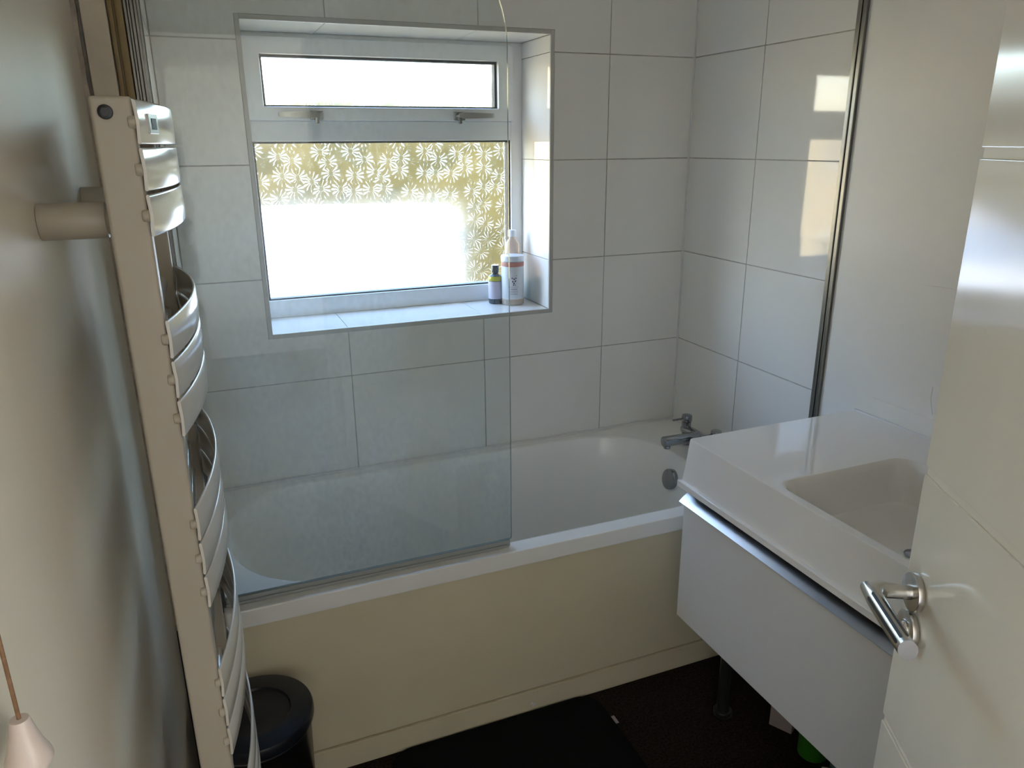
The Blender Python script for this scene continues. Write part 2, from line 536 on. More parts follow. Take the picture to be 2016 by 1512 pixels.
# chipped plaster edge with an uneven outline
pts = []
zz = 0.53
loops = []
while zz < HC:
    d = random.uniform(0.007, 0.012)
    loops.append([(XW+.0002, -.706, zz), (XW+d, -.706+random.uniform(-.002, .001), zz), (XW+d, -.690, zz), (XW+.0002, -.690, zz)])
    zz += 0.03
loft(bm, loops, True, True)
struct(obj('trim_2', bm, 'plaster'), 'chipped plaster edge where the left wall meets the bath surround', 'trim')
struct(bx('trim_3', (XW+.0145, -.708, .53), (-1.7535, -.690, HC), 'cream_board', bev=.002), 'narrow cream painted board edge beside the shower screen channel', 'trim')
bm = nb()
box(bm, (-1.7515, -.704, .53), (-1.7435, -.690, HC), .002, 2)
box(bm, (-1.7400, -.707, .53), (-1.7265, -.690, HC), .003, 2)
box(bm, (-1.7435, -.696, .53), (-1.7400, -.690, HC))
struct(obj('trim_4', bm, 'gold', smooth=True), 'golden varnished bead beside the shower screen channel', 'trim')

struct(bx('gap_shade', (XW+.0005, -.698, 0), (XL-.0005, -.690, .528), 'slot'), 'dark strip painting the shade of the gap beside the bath panel', 'trim')  # near-black strip stands in for the shade in the open gap here
# floor, ceiling, front wall with the doorway, landing beyond
struct(bx('floor', (XW-.1, -5.2, -.1), (0.1, .0, 0), 'carpet'), 'dark brown carpet floor', 'floor')
struct(bx('ceiling', (XW-.1, -5.2, HC), (0.1, .34, HC+.1), 'ceiling'), 'white painted ceiling', 'ceiling')
bm = nb()
box(bm, (-1.125, YF-.1, 0), (0, YF, HC)); box(bm, (XW, YF-.1, 2.02), (-1.125, YF, HC))
struct(obj('wall_front', bm, 'paint'), 'front wall with the open doorway', 'wall')
bm = nb()
box(bm, (-1.165, YF-.11, 0), (-1.125, YF+.012, 2.03), .004); box(bm, (XW, YF-.11, 2.0), (-1.165, YF+.012, 2.03), .004)
struct(obj('trim_5', bm, 'door'), 'cream painted door lining of the doorway', 'trim')
struct(bx('wall_landing', (XW-.1, -5.2, 0), (0.1, -5.1, HC), 'paint'), 'pale far wall of the landing', 'wall')
LWY0, LWY1, LWZ0, LWZ1 = -4.75, -3.05, .85, 2.10
bm = nb(); box_around_hole(bm, -5.1, -2.6, 0, HC, LWY0, LWY1, LWZ0, LWZ1, -0.1, -0.002)
bmesh.ops.rotate(bm, verts=bm.verts, cent=(0, 0, 0), matrix=Matrix(((0, -1, 0), (1, 0, 0), (0, 0, 1))))
struct(obj('wall_landing_right', bm, 'paint'), 'pale right wall of the landing with an opening for the added window', 'wall')
struct(bx('wall_landing_left', (XW-.1, -5.1, 0), (XW, -2.6, HC), 'paint'), 'pale left wall of the landing', 'wall')

# ------------------------------------------------------------------ window
RC = 0.003
def reveal_tile(a, b):
    return bx('tile', a, b, 'tile', wall_back, 0.0007)
# sill tiles, joints line up with the wall courses
for x0, x1 in ((WX0, -1.2493), (-1.2493, -.7905), (-.7905, WX1)):
    reveal_tile((x0+.0012, 0.006, WZ0-.006), (x1-.0012, WD+.03, WZ0))
for z0, z1 in ((WZ0, 1.2034), (1.2034, 1.5334), (1.5334, 1.8634), (1.8634, WZ1)):
    reveal_tile((WX1, .006, z0+.001), (WX1+.006, WD+.03, z1-.001))
    reveal_tile((WX0-.006, .006, z0+.001), (WX0, WD+.03, z1-.001))
for x0, x1 in ((WX0, -1.2493), (-1.2493, -.7905), (-.7905, WX1)):
    reveal_tile((x0+.0012, .006, WZ1), (x1-.0012, WD+.03, WZ1+.006))
bm = nb()
t = 0.013
for a, b in (((WX0-t, 0, WZ0-t), (WX0, 0, WZ1+t)), ((WX1, 0, WZ0-t), (WX1+t, 0, WZ1+t)),
             ((WX0, 0, WZ0-t), (WX1, 0, WZ0)), ((WX0, 0, WZ1), (WX1, 0, WZ1+t))):
    box(bm, (a[0], -.0015, a[2]), (b[0], .0055, b[2]), .001, 1)
struct(obj('trim_6', bm, 'trimwhite', smooth=True), 'white plastic edging strip around the window recess', 'trim')

win = struct(empty('window_1', (-1.013, WD, WZ0)), 'white plastic window with two patterned glass panes', 'window')
def wpart(name, bm, m, smooth=True): return keep(obj(name, bm, m, smooth=smooth), win)
FX0, FX1, FZ0, FZ1 = WX0, WX1, WZ0, WZ1
def ring(bm, ox0, oz0, ox1, oz1, ix0, iz0, ix1, iz1, y0, y1, bev=.003):
    """mitred rectangular frame"""
    o = [(ox0, oz0), (ox1, oz0), (ox1, oz1), (ox0, oz1)]
    i = [(ix0, iz0), (ix1, iz0), (ix1, iz1), (ix0, iz1)]
    vo0 = [bm.verts.new((x, y0, z)) for x, z in o]; vi0 = [bm.verts.new((x, y0, z)) for x, z in i]
    vo1 = [bm.verts.new((x, y1, z)) for x, z in o]; vi1 = [bm.verts.new((x, y1, z)) for x, z in i]
    es = []
    for k in range(4):
        j = (k+1) % 4
        f = bm.faces.new((vo0[k], vo0[j], vi0[j], vi0[k]))
        bm.faces.new((vo1[j], vo1[k], vi1[k], vi1[j]))
        bm.faces.new((vo0[j], vo0[k], vo1[k], vo1[j])); f2 = bm.faces.new((vi0[k], vi0[j], vi1[j], vi1[k]))
    bmesh.ops.remove_doubles(bm, verts=bm.verts, dist=1e-6)
    if bev:
        edges = [e for e in bm.edges if all(abs(v.co.y-y0) < 1e-6 for v in e.verts) and len({v for v in e.verts} & set(vi0)) != 1]
        bmesh.ops.bevel(bm, geom=edges, offset=bev, segments=2, profile=.6, affect='EDGES')
    return bm
# outer frame (with chamfered glazing bead), transom, opening light
bm = nb(); ring(bm, FX0, FZ0, FX1, FZ1, -1.463, 1.092, -.590, 1.900, WD, WD+.07); wpart('frame', bm, 'upvc')
bm = nb(); box(bm, (-1.464, WD+.001, 1.598), (-.589, WD+.069, 1.660), .004); wpart('transom', bm, 'upvc')
bm = nb(); ring(bm, -1.466, 1.661, -.585, 1.903, -1.418, 1.702, -.640, 1.853, WD-.014, WD+.05, .005)
sash = wpart('opening_light', bm, 'upvc')
bm = nb(); ring(bm, -1.4190, 1.7010, -.6390, 1.8540, -1.411, 1.707, -.648, 1.845, WD+.004, WD+.03, 0); wpart('gasket', bm, 'gasket')
bm = nb(); ring(bm, -1.4640, 1.0910, -.5890, 1.5985, -1.457, 1.097, -.600, 1.592, WD+.010, WD+.04, 0); wpart('gasket', bm, 'gasket')
for x0, x1, z0, z1, y in ((-1.414, -.644, 1.704, 1.850, WD+.022), (-1.460, -.596, 1.094, 1.595, WD+.028)):
    bm = nb(); bm.faces.new([bm.verts.new(q) for q in ((x0, y, z0), (x1, y, z0), (x1, y, z1), (x0, y, z1))])
    wpart('glass_pane', bm, 'daisy', False)
# two cockspur handles on the bottom rail of the opening light
for sx, x in ((-1, -1.262), (1, -.785)):
    hnd = keep(empty('window_handle', (x, WD-.014, 1.676)), win)
    bm = nb(); box(bm, (x-.020, WD-.022, 1.662), (x+.020, WD-.0145, 1.690), .003); keep(obj('handle_base', bm, 'chrome', smooth=True), hnd)
    bm = nb(); cyl(bm, (x, WD-.040, 1.678), (x, WD-.0225, 1.678), .009, n=16); box(bm, (x-.006, WD-.030, 1.652), (x+.006, WD-.0225, 1.672), .002); keep(obj('spindle', bm, 'chrome', smooth=True), hnd)
    bm = nb()
    loft(bm, [[(x+sx*d, WD-.040-t0, 1.678-h), (x+sx*d, WD-.033, 1.678-h), (x+sx*d, WD-.033, 1.678+h), (x+sx*d, WD-.040-t0, 1.678+h)]
              for d, h, t0 in ((-.008, .006, .001), (.01, .010, .004), (.06, .009, .005), (.115, .007, .003), (.118, .005, .002))], True, True)
    keep(obj('lever', bm, 'alu', smooth=True), hnd)
# miniature retaining screws and mitre lines are too fine to show; the pointed joint of the transom is
bm = nb(); loft(bm, [[(-.589, y, 1.660), (-.5605, y, 1.640), (-.5575, y, 1.629), (-.5605, y, 1.618), (-.589, y, 1.598)] for y in (WD-.0006, WD+.001)], True, True)
wpart('transom_joint', bm, 'upvc', False)

# ------------------------------------------------------------------ garden seen through the glass
struct(bx('garden_lawn', (-60, .9, -3.0), (70, 120, -2.8), 'grass'), 'dry yellow lawn outside the window', 'lawn')
# neighbour's white flat-roofed garage, set at an angle, and the tall hedge beyond it
gar = tag(empty('garage', (.2, 10, -2.8)), 'white flat-roofed garage seen blurred through the window glass', 'garage')
gp = [(.1, 3.6), (3.6, 16.0), (-.2, 17.0), (-2.6, 4.4)]
bm = nb(); loft(bm, [[(x, y, z) for x, y in gp] for z in (-2.8, .12)], True, True); keep(obj('garage_walls', bm, 'render'), gar)
cxg, cyg = sum(p[0] for p in gp)/4, sum(p[1] for p in gp)/4
ov = [(cxg+(x-cxg)*1.02, cyg+(y-cyg)*1.02) for x, y in gp]
bm = nb(); loft(bm, [[(x, y, z) for x, y in ov] for z in (.12, .20)], True, True); keep(obj('garage_roof', bm, 'roofing'), gar)
bm = nb()
nx, nz = 90, 14
grid = [[bm.verts.new((-8+58*i/nx, 20+random.uniform(-.25, .25), -2.8+6.05*j/nz+(random.uniform(-.18, .18) if j == nz else 0))) for j in range(nz+1)] for i in range(nx+1)]
back = [[bm.verts.new((-8+58*i/nx, 21.4, -2.8+6.05*j/nz)) for j in (0, nz)] for i in range(nx+1)]
for i in range(nx):
    for j in range(nz):
        bm.faces.new((grid[i][j], grid[i+1][j], grid[i+1][j+1], grid[i][j+1]))
    bm.faces.new((grid[i][nz], grid[i+1][nz], back[i+1][1], back[i][1]))
    bm.faces.new((back[i][0], back[i+1][0], back[i+1][1], back[i][1]))
tag(obj('garden_hedge', bm, 'hedge', smooth=True, angle=60), 'tall yellow-green hedge seen blurred through the window glass', 'hedge')

# unseen sandstone house, added to give the glossy tiles and door a warm reflection
hs = tag(empty('reflector_house', (-10, 11, -2.8)), 'unseen yellow sandstone house with a slate roof, added for its warm reflection', 'house')
hp = [(-3.0, 7.0), (-16.0, 14.5), (-14.3, 17.6), (-1.3, 10.1)]
hp = [(x-1.6 if i in (2, 3) else x, y) for i, (x, y) in enumerate(hp)]
bm = nb(); loft(bm, [[(x, y, z) for x, y in hp] for z in (-2.8, 3.2)], True, True); keep(obj('house_walls', bm, 'sandstone'), hs)
m0 = ((hp[0][0]+hp[3][0])/2, (hp[0][1]+hp[3][1])/2); m1 = ((hp[1][0]+hp[2][0])/2, (hp[1][1]+hp[2][1])/2)
bm = nb()
v_ = [bm.verts.new((x, y, 3.2)) for x, y in hp]; a_ = bm.verts.new((*m0, 5.9)); b_ = bm.verts.new((*m1, 5.9))
for f in ((v_[0], v_[1], b_, a_), (v_[2], v_[3], a_, b_), (v_[1], v_[2], b_), (v_[3], v_[0], a_), tuple(v_[::-1])): bm.faces.new(f)
keep(obj('house_roof', bm, 'slate'), hs)
dW = Vector((hp[1][0]-hp[0][0], hp[1][1]-hp[0][1], 0)).normalized(); nW = Vector((dW.y, -dW.x, 0))
if nW.y > 0: nW = -nW
for dist in (2.2, 6.5, 11.5):
    for z in (-2.0, .9):
        c0 = Vector((hp[0][0], hp[0][1], z))+dW*dist+nW*.005
        bm = nb(); loft(bm, [[c0+nW*o, c0+dW*1.1+nW*o, c0+dW*1.1+nW*o+Vector((0, 0, 1.3)), c0+nW*o+Vector((0, 0, 1.3))] for o in (0, .06)], True, True)
        wd_ = keep(obj('window', bm, 'upvc'), hs)
        bm = nb(); loft(bm, [[c0+dW*.1+nW*o+Vector((0, 0, .1)), c0+dW*1.0+nW*o+Vector((0, 0, .1)), c0+dW*1.0+nW*o+Vector((0, 0, 1.2)), c0+dW*.1+nW*o+Vector((0, 0, 1.2))] for o in (.0605, .07)], True, True)
        keep(obj('pane', bm, 'darkglass'), wd_)

# ------------------------------------------------------------------ bath
bath = tag(empty('bathtub', (-.85, BY/2, 0)), 'white acrylic bathtub with a yellowed cream side panel', 'bathtub')
K = 14
bm = nb()
X0, X1, Y0, Y1 = XL+.003, -.003, BY, -.003
ix0, ix1, iy0, iy1 = -1.672, -.205, -.652, -.052
rr = (.26, .25, .27, .24)
outer = lambda z, d=0.0, r=.012: rrect(X0+d, X1-d, Y0+d, Y1-d, r, z, K)
inner = lambda z, d, dx0=0, dx1=0, r=None: rrect(ix0+d+dx0, ix1-d-dx1, iy0+d, iy1-d, [max(.05, q-d*.4) for q in (r or rr)], z, K)
loops = [outer(.505, .001), outer(.5055, 0), outer(.541, 0), outer(.5448, .0015), outer(RIM, .006)]
loops += [inner(RIM, -.012), inner(RIM-.001, -.005), inner(RIM-.006, 0), inner(.50, .010, .01, .006), inner(.40, .022, .05, .02), inner(.28, .034, .11, .035),
          inner(.18, .050, .17, .05), inner(.14, .075, .215, .075), inner(.125, .115, .26, .12), inner(.12, .17, .34, .2)]
loft(bm, loops, False, True)
BEV['used'] = True
keep(obj('bath_shell', bm, 'acrylic', smooth=True, angle=50), bath)
# underside return of the rolled rim
bm = nb(); box(bm, (X0, BY+.0015, .498), (X1, BY+.02, .5052), .002); keep(obj('rim_lip', bm, 'acrylic', smooth=True), bath)
bm = nb(); box(bm, (X0, BY+.010, .076), (X1, BY+.022, .4985), .006, 3)
pan = keep(obj('side_panel', bm, 'panel', smooth=True), bath)
bm = nb(); box(bm, (X0, BY+.006, 0.0), (X1, BY+.022, .0735), .003, 2)
keep(obj('plinth', bm, 'panel', smooth=True), bath)
bm = nb(); cyl(bm, (-.917, BY+.0055, .029), (-.917, BY+.001, .029), .007, .005, 14); keep(obj('screw_cap', bm, 'white', smooth=True), bath)
# overflow knob on the sloping end of the tub
bm = nb(); cyl(bm, (-.2235, -.345, .465), (-.246, -.345, .469), .036, n=32, bev=.003); cyl(bm, (-.205, -.345, .461), (-.2235, -.345, .465), .030, n=28)
keep(tag(obj('overflow_knob', bm, 'chrome', smooth=True), 'round chrome overflow knob'), bath)
# sealant bead along the wall
bm = nb(); path_tube(bm, [(XL+.006, -.0055, RIM+.001), (-.006, -.0055, RIM+.001)], .005, 8); path_tube(bm, [(-.0055, -.006, RIM+.001), (-.0055, BY+.01, RIM+.001)], .005, 8)
keep(obj('sealant_bead', bm, 'sealant', smooth=True), bath)

# bath mixer tap on the deck at the right end
tap = tag(empty('bath_mixer_tap', (-.10, -.33, RIM)), 'dull chrome bath mixer tap on the bath rim', 'tap')
bm = nb()
cyl(bm, (-.11, -.430, .598), (-.11, -.230, .598), .0165, n=24, bev=.003)
keep(obj('mixer_bar', bm, 'chrome', smooth=True), tap)
for y in (-.245, -.415):
    bm = nb(); cyl(bm, (-.11, y, RIM+.0004), (-.11, y, .59), .015, n=24); cyl(bm, (-.11, y, RIM+.0004), (-.11, y, RIM+.006), .024, n=28, bev=.002); keep(obj('pillar', bm, 'chrome', smooth=True), tap)
    bm = nb(); cyl(bm, (-.11, y, .606), (-.11, y, .6285), .0165, n=28); cyl(bm, (-.11, y, .630), (-.11, y, .654), .0185, n=28, bev=.0025)
    kn = keep(obj('control_knob', bm, 'chrome', smooth=True), tap)
    bm = nb(); cyl(bm, (-.120, y+.004, .6405), (-.166, y+.004, .6405), .0036, n=12, bev=.001); keep(obj('lever', bm, 'chrome', smooth=True), kn)
bm = nb(); cyl(bm, (-.115, -.33, .604), (-.262, -.33, .606), .0185, n=28, bev=.002); cyl(bm, (-.246, -.33, .580), (-.246, -.33, .592), .012, n=20, bev=.001)
keep(obj('spout', bm, 'chrome', smooth=True), tap)

# ------------------------------------------------------------------ shower screen
scr = tag(empty('shower_screen', (-1.34, -.672, RIM)), 'clear frameless glass bath screen with a rounded top corner', 'shower screen')
gx0, gx1, gz0, gz1, gr = -1.698, -.966, .566, 2.05, .26
prof = [(gx0, gz0), (gx1-.004, gz0), (gx1, gz0+.004)]
for i in range(17):
    a = math.radians(90*i/16)
    prof.append((gx1-gr+gr*math.cos(a), gz1-gr+gr*math.sin(a)))
prof.append((gx0, gz1))
yg0, yg1 = -.675, -.669
bm = nb()
A = [bm.verts.new((x, yg0, z)) for x, z in prof]; B = [bm.verts.new((x, yg1, z)) for x, z in prof]
bm.faces.new(A); bm.faces.new(B[::-1])
for i in range(len(prof)):
    j = (i+1) % len(prof)
    bm.faces.new((A[i], A[j], B[j], B[i])).material_index = 1
keep(obj('glass_sheet', bm, ['screen', 'screen_edge']), scr)
bm = nb()
box(bm, (-1.7255, -.7085, RIM+.004), (-1.7195, -.690, 2.06), .0015, 1)
box(bm, (-1.7195, -.7050, RIM+.004), (-1.7150, -.690, 2.06), .001, 1)
box(bm, (-1.7150, -.7085, RIM+.004), (-1.7085, -.690, 2.06), .0015, 1)
box(bm, (-1.7075, -.688, RIM+.004), (-1.698, -.658, 2.06), .0015, 1)
box(bm, (-1.7085, -.7070, RIM+.004), (-1.7030, -.688, 2.06), .001, 1)
keep(tag(obj('wall_channel', bm, 'alu_dark', smooth=True), 'ribbed aluminium wall channel'), scr)
bm = nb(); box(bm, (gx0, -.6785, RIM+.002), (gx1-.006, -.6655, gz0-.0005), .002, 2); box(bm, (gx0, -.6835, RIM+.0015), (gx1-.012, -.679, RIM+.009), .001, 1)
keep(tag(obj('bottom_seal', bm, 'seal', smooth=True), 'grey rubber bottom seal'), scr)

# ------------------------------------------------------------------ towel radiator on the left wall
rad = tag(empty('towel_radiator', (-1.72, -1.18, .3)), 'white curved-slat towel radiator on the left wall', 'radiator')
RX0, RX1 = -1.7365, -1.6955
RZ0, RZ1 = .49, 1.638
YN, YFAR = -1.395, -.975
for y in (YN, YFAR):
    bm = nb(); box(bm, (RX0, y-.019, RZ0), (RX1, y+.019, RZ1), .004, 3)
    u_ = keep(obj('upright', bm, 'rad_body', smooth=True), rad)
    if y == YN:
        bm = nb(); cyl(bm, (-1.722, y-.0185, 1.622), (-1.722, y-.024, 1.622), .0075, n=24, bev=.001); cyl(bm, (-1.722, y-.024, 1.622), (-1.722, y-.027, 1.622), .0045, n=6)
        keep(tag(obj('air_valve', bm, 'binlid', smooth=True), 'dark air valve screw'), rad)
yc = (YN+YFAR)/2; hl = (YFAR-YN)/2+.022
def slat_mesh(nseg=28):
    bm = nb()
    loops = []
    for i in range(nseg+1):
        q = -1+2*i/nseg
        y = q*hl
        b = .030*(1-q*q)
        # slightly dished cross-section: outer face convex
        sec = [(-.0018, -.0212), (-.0006, -.0226), (.0008, -.0226), (.0018, -.0210), (.0026, 0), (.0018, .0205), (.0010, .0222), (-.0002, .0229), (-.0014, .0224), (-.0020, .0208), (-.0006, 0)]
        loops.append([(b+sx, y, sz) for sx, sz in sec])
    loft(bm, loops, True, True)
    me_o = obj('slat', bm, 'radiator', smooth=True, angle=60)
    return me_o
proto = None
GZ = [1.612, 1.372, 1.131, .890, .650]
for gi, gz in enumerate(GZ):
    for k in range(3):
        z = gz-.0492*k
        if proto is None:
            o = proto = slat_mesh()
        else:
            o = proto.copy(); COL.objects.link(o)
        o.location = (-1.6934, yc, z)
        keep(o, rad)
        for y in (YN, YFAR):
            if gi == 0 and k == 0 and y == YN:
                bm = nb(); cyl(bm, (-.0065, 0, 0), (.0014, 0, 0), .0070, n=18, bev=.002)
                nub0 = n_ = obj('stud', bm, 'rad_body', smooth=True)
            else:
                n_ = nub0.copy(); COL.objects.link(n_)
            n_.location = (RX1, y-(.017 if y == YN else 0), z)
            keep(n_, rad)
# round cross tubes behind each group
for gz in GZ:
    for k in range(3):
        bm = nb(); cyl(bm, (-1.716, YN+.018, gz-.0492*k), (-1.716, YFAR-.018, gz-.0492*k), .0105, n=16)
        keep(obj('cross_tube', bm, 'radiator', smooth=True), rad)
# square maker's plate on the top slat
bm = nb(); box(bm, (-.002, -.019, -.0105), (.0012, .019, .0105), .0004, 1); box(bm, (.0012, -.009, -.0060), (.0016, .011, .0060), 0, 1, mi=1)
pl_ = obj('square_badge', bm, ['alu', 'slot']); pl_.location = (-1.6934+.030*(1-.80**2)+.0029, yc-.80*hl, 1.611); pl_.rotation_euler = (0, 0, math.radians(-11.7)); keep(pl_, rad)
for y in (YN+.030, YFAR-.010):
  for z in ((1.507, .60) if y < -1.2 else (1.507,)):
    bm = nb(); cyl(bm, (XW+.0002, y, z), (-1.742, y, z), .0205, n=32, bev=.001); cyl(bm, (-1.742, y, z), (-1.728, y, z), .0165, n=28)
    cyl(bm, (-1.728, y, z), (-1.720, y, z), .012, n=20)
    keep(tag(obj('wall_bracket', bm, 'rad_body', smooth=True), 'round white wall bracket'), rad)

# ------------------------------------------------------------------ vanity
VX, VY0, VY1 = -.556, -1.672, -.872
van = tag(empty('vanity_cabinet', (-.28, -1.27, 0)), 'white wall-side vanity cabinet with one deep drawer on dark legs', 'cabinet')
bm = nb(); box(bm, (VX+.022, VY0+.006, .352), (-.004, VY1-.008, .735), .002)
keep(obj('cabinet_body', bm, 'cabinet', smooth=True), van)
bm = nb(); box(bm, (VX-.0045, VY0+.003, .348), (VX+.0145, VY1-.006, .690), .0015)
dr = keep(obj('drawer_front', bm, 'cabinet', smooth=True), van)
# curved aluminium grip along the top of the drawer, a little longer than the front
sec = []
for i in range(9):
    a = i/8
    sec.append((VX+.020-.033*a, .7115-.021*a**1.6))
sec += [(VX-.0140, .6895), (VX-.0135, .6885), (VX-.010, .6890), (VX+.004, .6915), (VX+.0145, .6995), (VX+.0145, .6905), (VX+.0205, .6905)]
bm = nb(); loft(bm, [[(x, y, z) for x, z in sec] for y in (VY0+.002, VY1+.004)], True, True)
keep(tag(obj('grip_rail', bm, 'alu_light', smooth=True), 'aluminium grip rail'), dr)
bm = nb(); box(bm, (VX+.0165, VY0+.02, .360), (VX+.0215, VY1-.02, .735)); keep(obj('shadow_gap', bm, 'slot'), van)  # dark sheet paints the shade in the gap over the drawer
for x, y in ((-.41, -.925), (-.41, -1.62), (-.12, -.925), (-.12, -1.62)):
    bm = nb(); cyl(bm, (x, y, 0.014), (x, y, .3518), .0185, n=24); cyl(bm, (x, y, 0.0005), (x, y, .018), .026, n=24, bev=.003)
    keep(obj('leg', bm, 'darkleg', smooth=True), van)

basin = tag(empty('vanity_basin', (-.28, -1.27, .735)), 'glossy white one-piece basin top with a rectangular sunken bowl', 'basin')
bm = nb()
ZT = .866
K2 = 8
o_ = lambda z, f=0.0, s=0.0, r=.010: rrect(VX-f, -.003, VY0-s, VY1+s, r, z, K2)
i_ = lambda z, d: rrect(-.528+d, -.150-d*.8, -1.585+d, -1.172-d, [max(.02, .045-d*.2)]*4, z, K2)
loops = [o_(.7355, .0185, .008, .003), o_(.7355, .0205, .010, .003), o_(.7500, .0205, .010, .003), o_(.7512, .0192, .009, .003), o_(.7525, .0110, .004, .006), o_(.80, .0060, .0025), o_(.8615, .0003, .0003), o_(.8648, -.0008, -.0010), o_(ZT, -.0034, -.0034),
         i_(ZT, -.012), i_(.865, -.005), i_(.860, 0), i_(.848, .004), i_(.785, .012), i_(.765, .020), i_(.757, .040), i_(.752, .10)]
loft(bm, loops, False, True)
BEV['used'] = True
keep(obj('basin_top', bm, 'ceramic', smooth=True, angle=32), basin)
bm = nb(); lathe(bm, [(.0, 0), (.022, 0), (.024, .002), (.020, .004), (.0, .005)], (-.33, -1.38, .7522), 24); keep(obj('waste_plug', bm, 'chrome', smooth=True), basin)
bm = nb(); path_tube(bm, [(-.0035, VY1-.004, ZT), (-.0035, VY0+.004, ZT)], .0045, 8); keep(obj('sealant_bead', bm, 'sealant', smooth=True), basin)

# ------------------------------------------------------------------ door, standing open
az = math.radians(27.1)
DW = .69
E_ = Vector((-.8156, -1.7317, 0))
Dd = Vector((math.sin(az), math.cos(az), 0))
Hh = E_-Dd*DW
door = struct(empty('door_1', (Hh.x, Hh.y, 0)), 'open cream panelled door with horizontal grooves and a steel lever handle', 'door')
door.rotation_euler = (0, 0, math.atan2(Dd.y, Dd.x))
# local frame: +x along the door to its free edge, +y is the face towards the camera, face at y = 0
def dpart(name, bm, m, parent=None, smooth=True):
    return obj(name, bm, m, parent or door, smooth=smooth)
gz_ = [.010, .40, .793, 1.182, 1.573, 1.985]
bm = nb(); box(bm, (0, -.040, .006), (DW, -.0035, 1.99), .001); dpart('door_core', bm, 'door')
for i in range(5):
    g0 = .006 if i else 0; g1 = .006 if i < 4 else 0
    bm = nb(); box(bm, (0, -.0034, gz_[i]+g0), (DW, 0, gz_[i+1]-g1), .0022, 2); dpart('panel', bm, 'door')
LX, LZ = DW-.036, 1.0225
hd = empty('lever_handle'); hd.parent = door; hd.location = (LX, 0, LZ)
bm = nb(); cyl(bm, (0, .0003, 0), (0, .0095, 0), .026, n=40, bev=.0015); obj('rose', bm, 'steel', hd, smooth=True)
bm = nb(); cyl(bm, (-.002, .0003, -.0545), (-.002, .0095, -.0545), .026, n=40, bev=.0015)
tr_ = obj('privacy_rose', bm, 'steel', hd, smooth=True)
bm = nb(); cyl(bm, (-.002, .0095, -.0545), (-.002, .0115, -.0545), .013, n=28, bev=.0006); box(bm, (-.0035, .0115, -.0655), (-.0005, .020, -.0435), .001); obj('thumb_turn', bm, 'steel', hd, smooth=True)
# neck and lever: one swept body, mitred at the corner
bm = nb()
n_ = 24
def ringpts(c, ux, uz, r0, r1):
    return [Vector(c)+Vector(ux)*r0*math.cos(2*math.pi*k/n_)+Vector(uz)*r1*math.sin(2*math.pi*k/n_) for k in range(n_)]
loops = [ringpts((0, .0095, 0), (1, 0, 0), (0, 0, 1), .0098, .0098), ringpts((0, .016, 0), (1, 0, 0), (0, 0, 1), .0092, .0095), ringpts((.0005, .030, .0005), (1, 0, 0), (0, 0, 1), .0098, .0100), ringpts((.003, .044, .0005), (.97, .24, 0), (0, 0, 1), .0120, .0112),
         ringpts((-.001, .0565, 0), (.72, .69, 0), (0, 0, 1), .0175, .0130), ringpts((-.020, .060, -.0005), (.15, .99, 0), (0, 0, 1), .0108, .0134), ringpts((-.060, .0605, -.001), (0, 1, 0), (0, 0, 1), .0105, .0135),
         ringpts((-.122, .0605, -.001), (.25, .97, 0), (0, 0, 1), .0108, .0135)]
loft(bm, loops, True, True)
obj('lever', bm, 'steel', hd, smooth=True, angle=50)
for a in (18, 58, 98):
    bm = nb()
    L = []
    for d in (-.0005, .00025):
        ry, rz, q0 = .0105+d, .0135+d, math.radians(a)
        pt = lambda x, q: (x, .0605+ry*math.cos(q0+q), -.001+rz*math.sin(q0+q))
        L.append([pt(-.022, -.17), pt(-.020, 0), pt(-.022, .17), pt(-.112, .17), pt(-.114, 0), pt(-.112, -.17)])
    loft(bm, L, True, True)
    obj('lever_groove', bm, 'slot', hd)

# ------------------------------------------------------------------ bin
bn = tag(empty('pedal_bin', (-1.664, -.846, 0)), 'dark round bathroom bin with a flat black lid', 'bin')
bm = nb(); lathe(bm, [(0, 0.001), (.108, 0.001), (.112, .006), (.119, .326), (.1195, .331), (0, .331)], (-1.664, -.846, 0), 56); keep(obj('bin_body', bm, 'binbody', smooth=True), bn)
bm = nb(); lathe(bm, [(.1193, .3312), (.1212, .3330), (.1212, .3360), (.1193, .3375)], (-1.664, -.846, 0), 56); keep(tag(obj('steel_band', bm, 'alu', smooth=True), 'thin bright steel band'), bn)
bm = nb(); lathe(bm, [(0, .3376), (.119, .3376), (.126, .341), (.1275, .347), (.1275, .362), (.125, .3685), (.120, .3705), (.085, .3712), (.078, .3708), (.075, .366), (.070, .3645), (.030, .3655), (0, .366)], (-1.664, -.846, 0), 64)
keep(obj('bin_lid', bm, 'binlid', smooth=True, angle=30), bn)

# ------------------------------------------------------------------ bath mat
bm = nb()
loft(bm, [rrect(-1.345, -.722, -1.30, -.712, .06, 0.0006, 8), rrect(-1.348, -.719, -1.303, -.709, .062, .006, 8), rrect(-1.345, -.722, -1.30, -.712, .06, .012, 8), rrect(-1.33, -.737, -1.285, -.727, .05, .0128, 8)], True, True)
bmat = tag(obj('bath_mat', bm, 'mat', smooth=True), 'black rectangular bath mat lying against the bath plinth', 'mat')
bm = nb(); box(bm, (-.7215, -.845, .0045), (-.708, -.815, .0058)); obj('care_tag', bm, 'card', bmat)

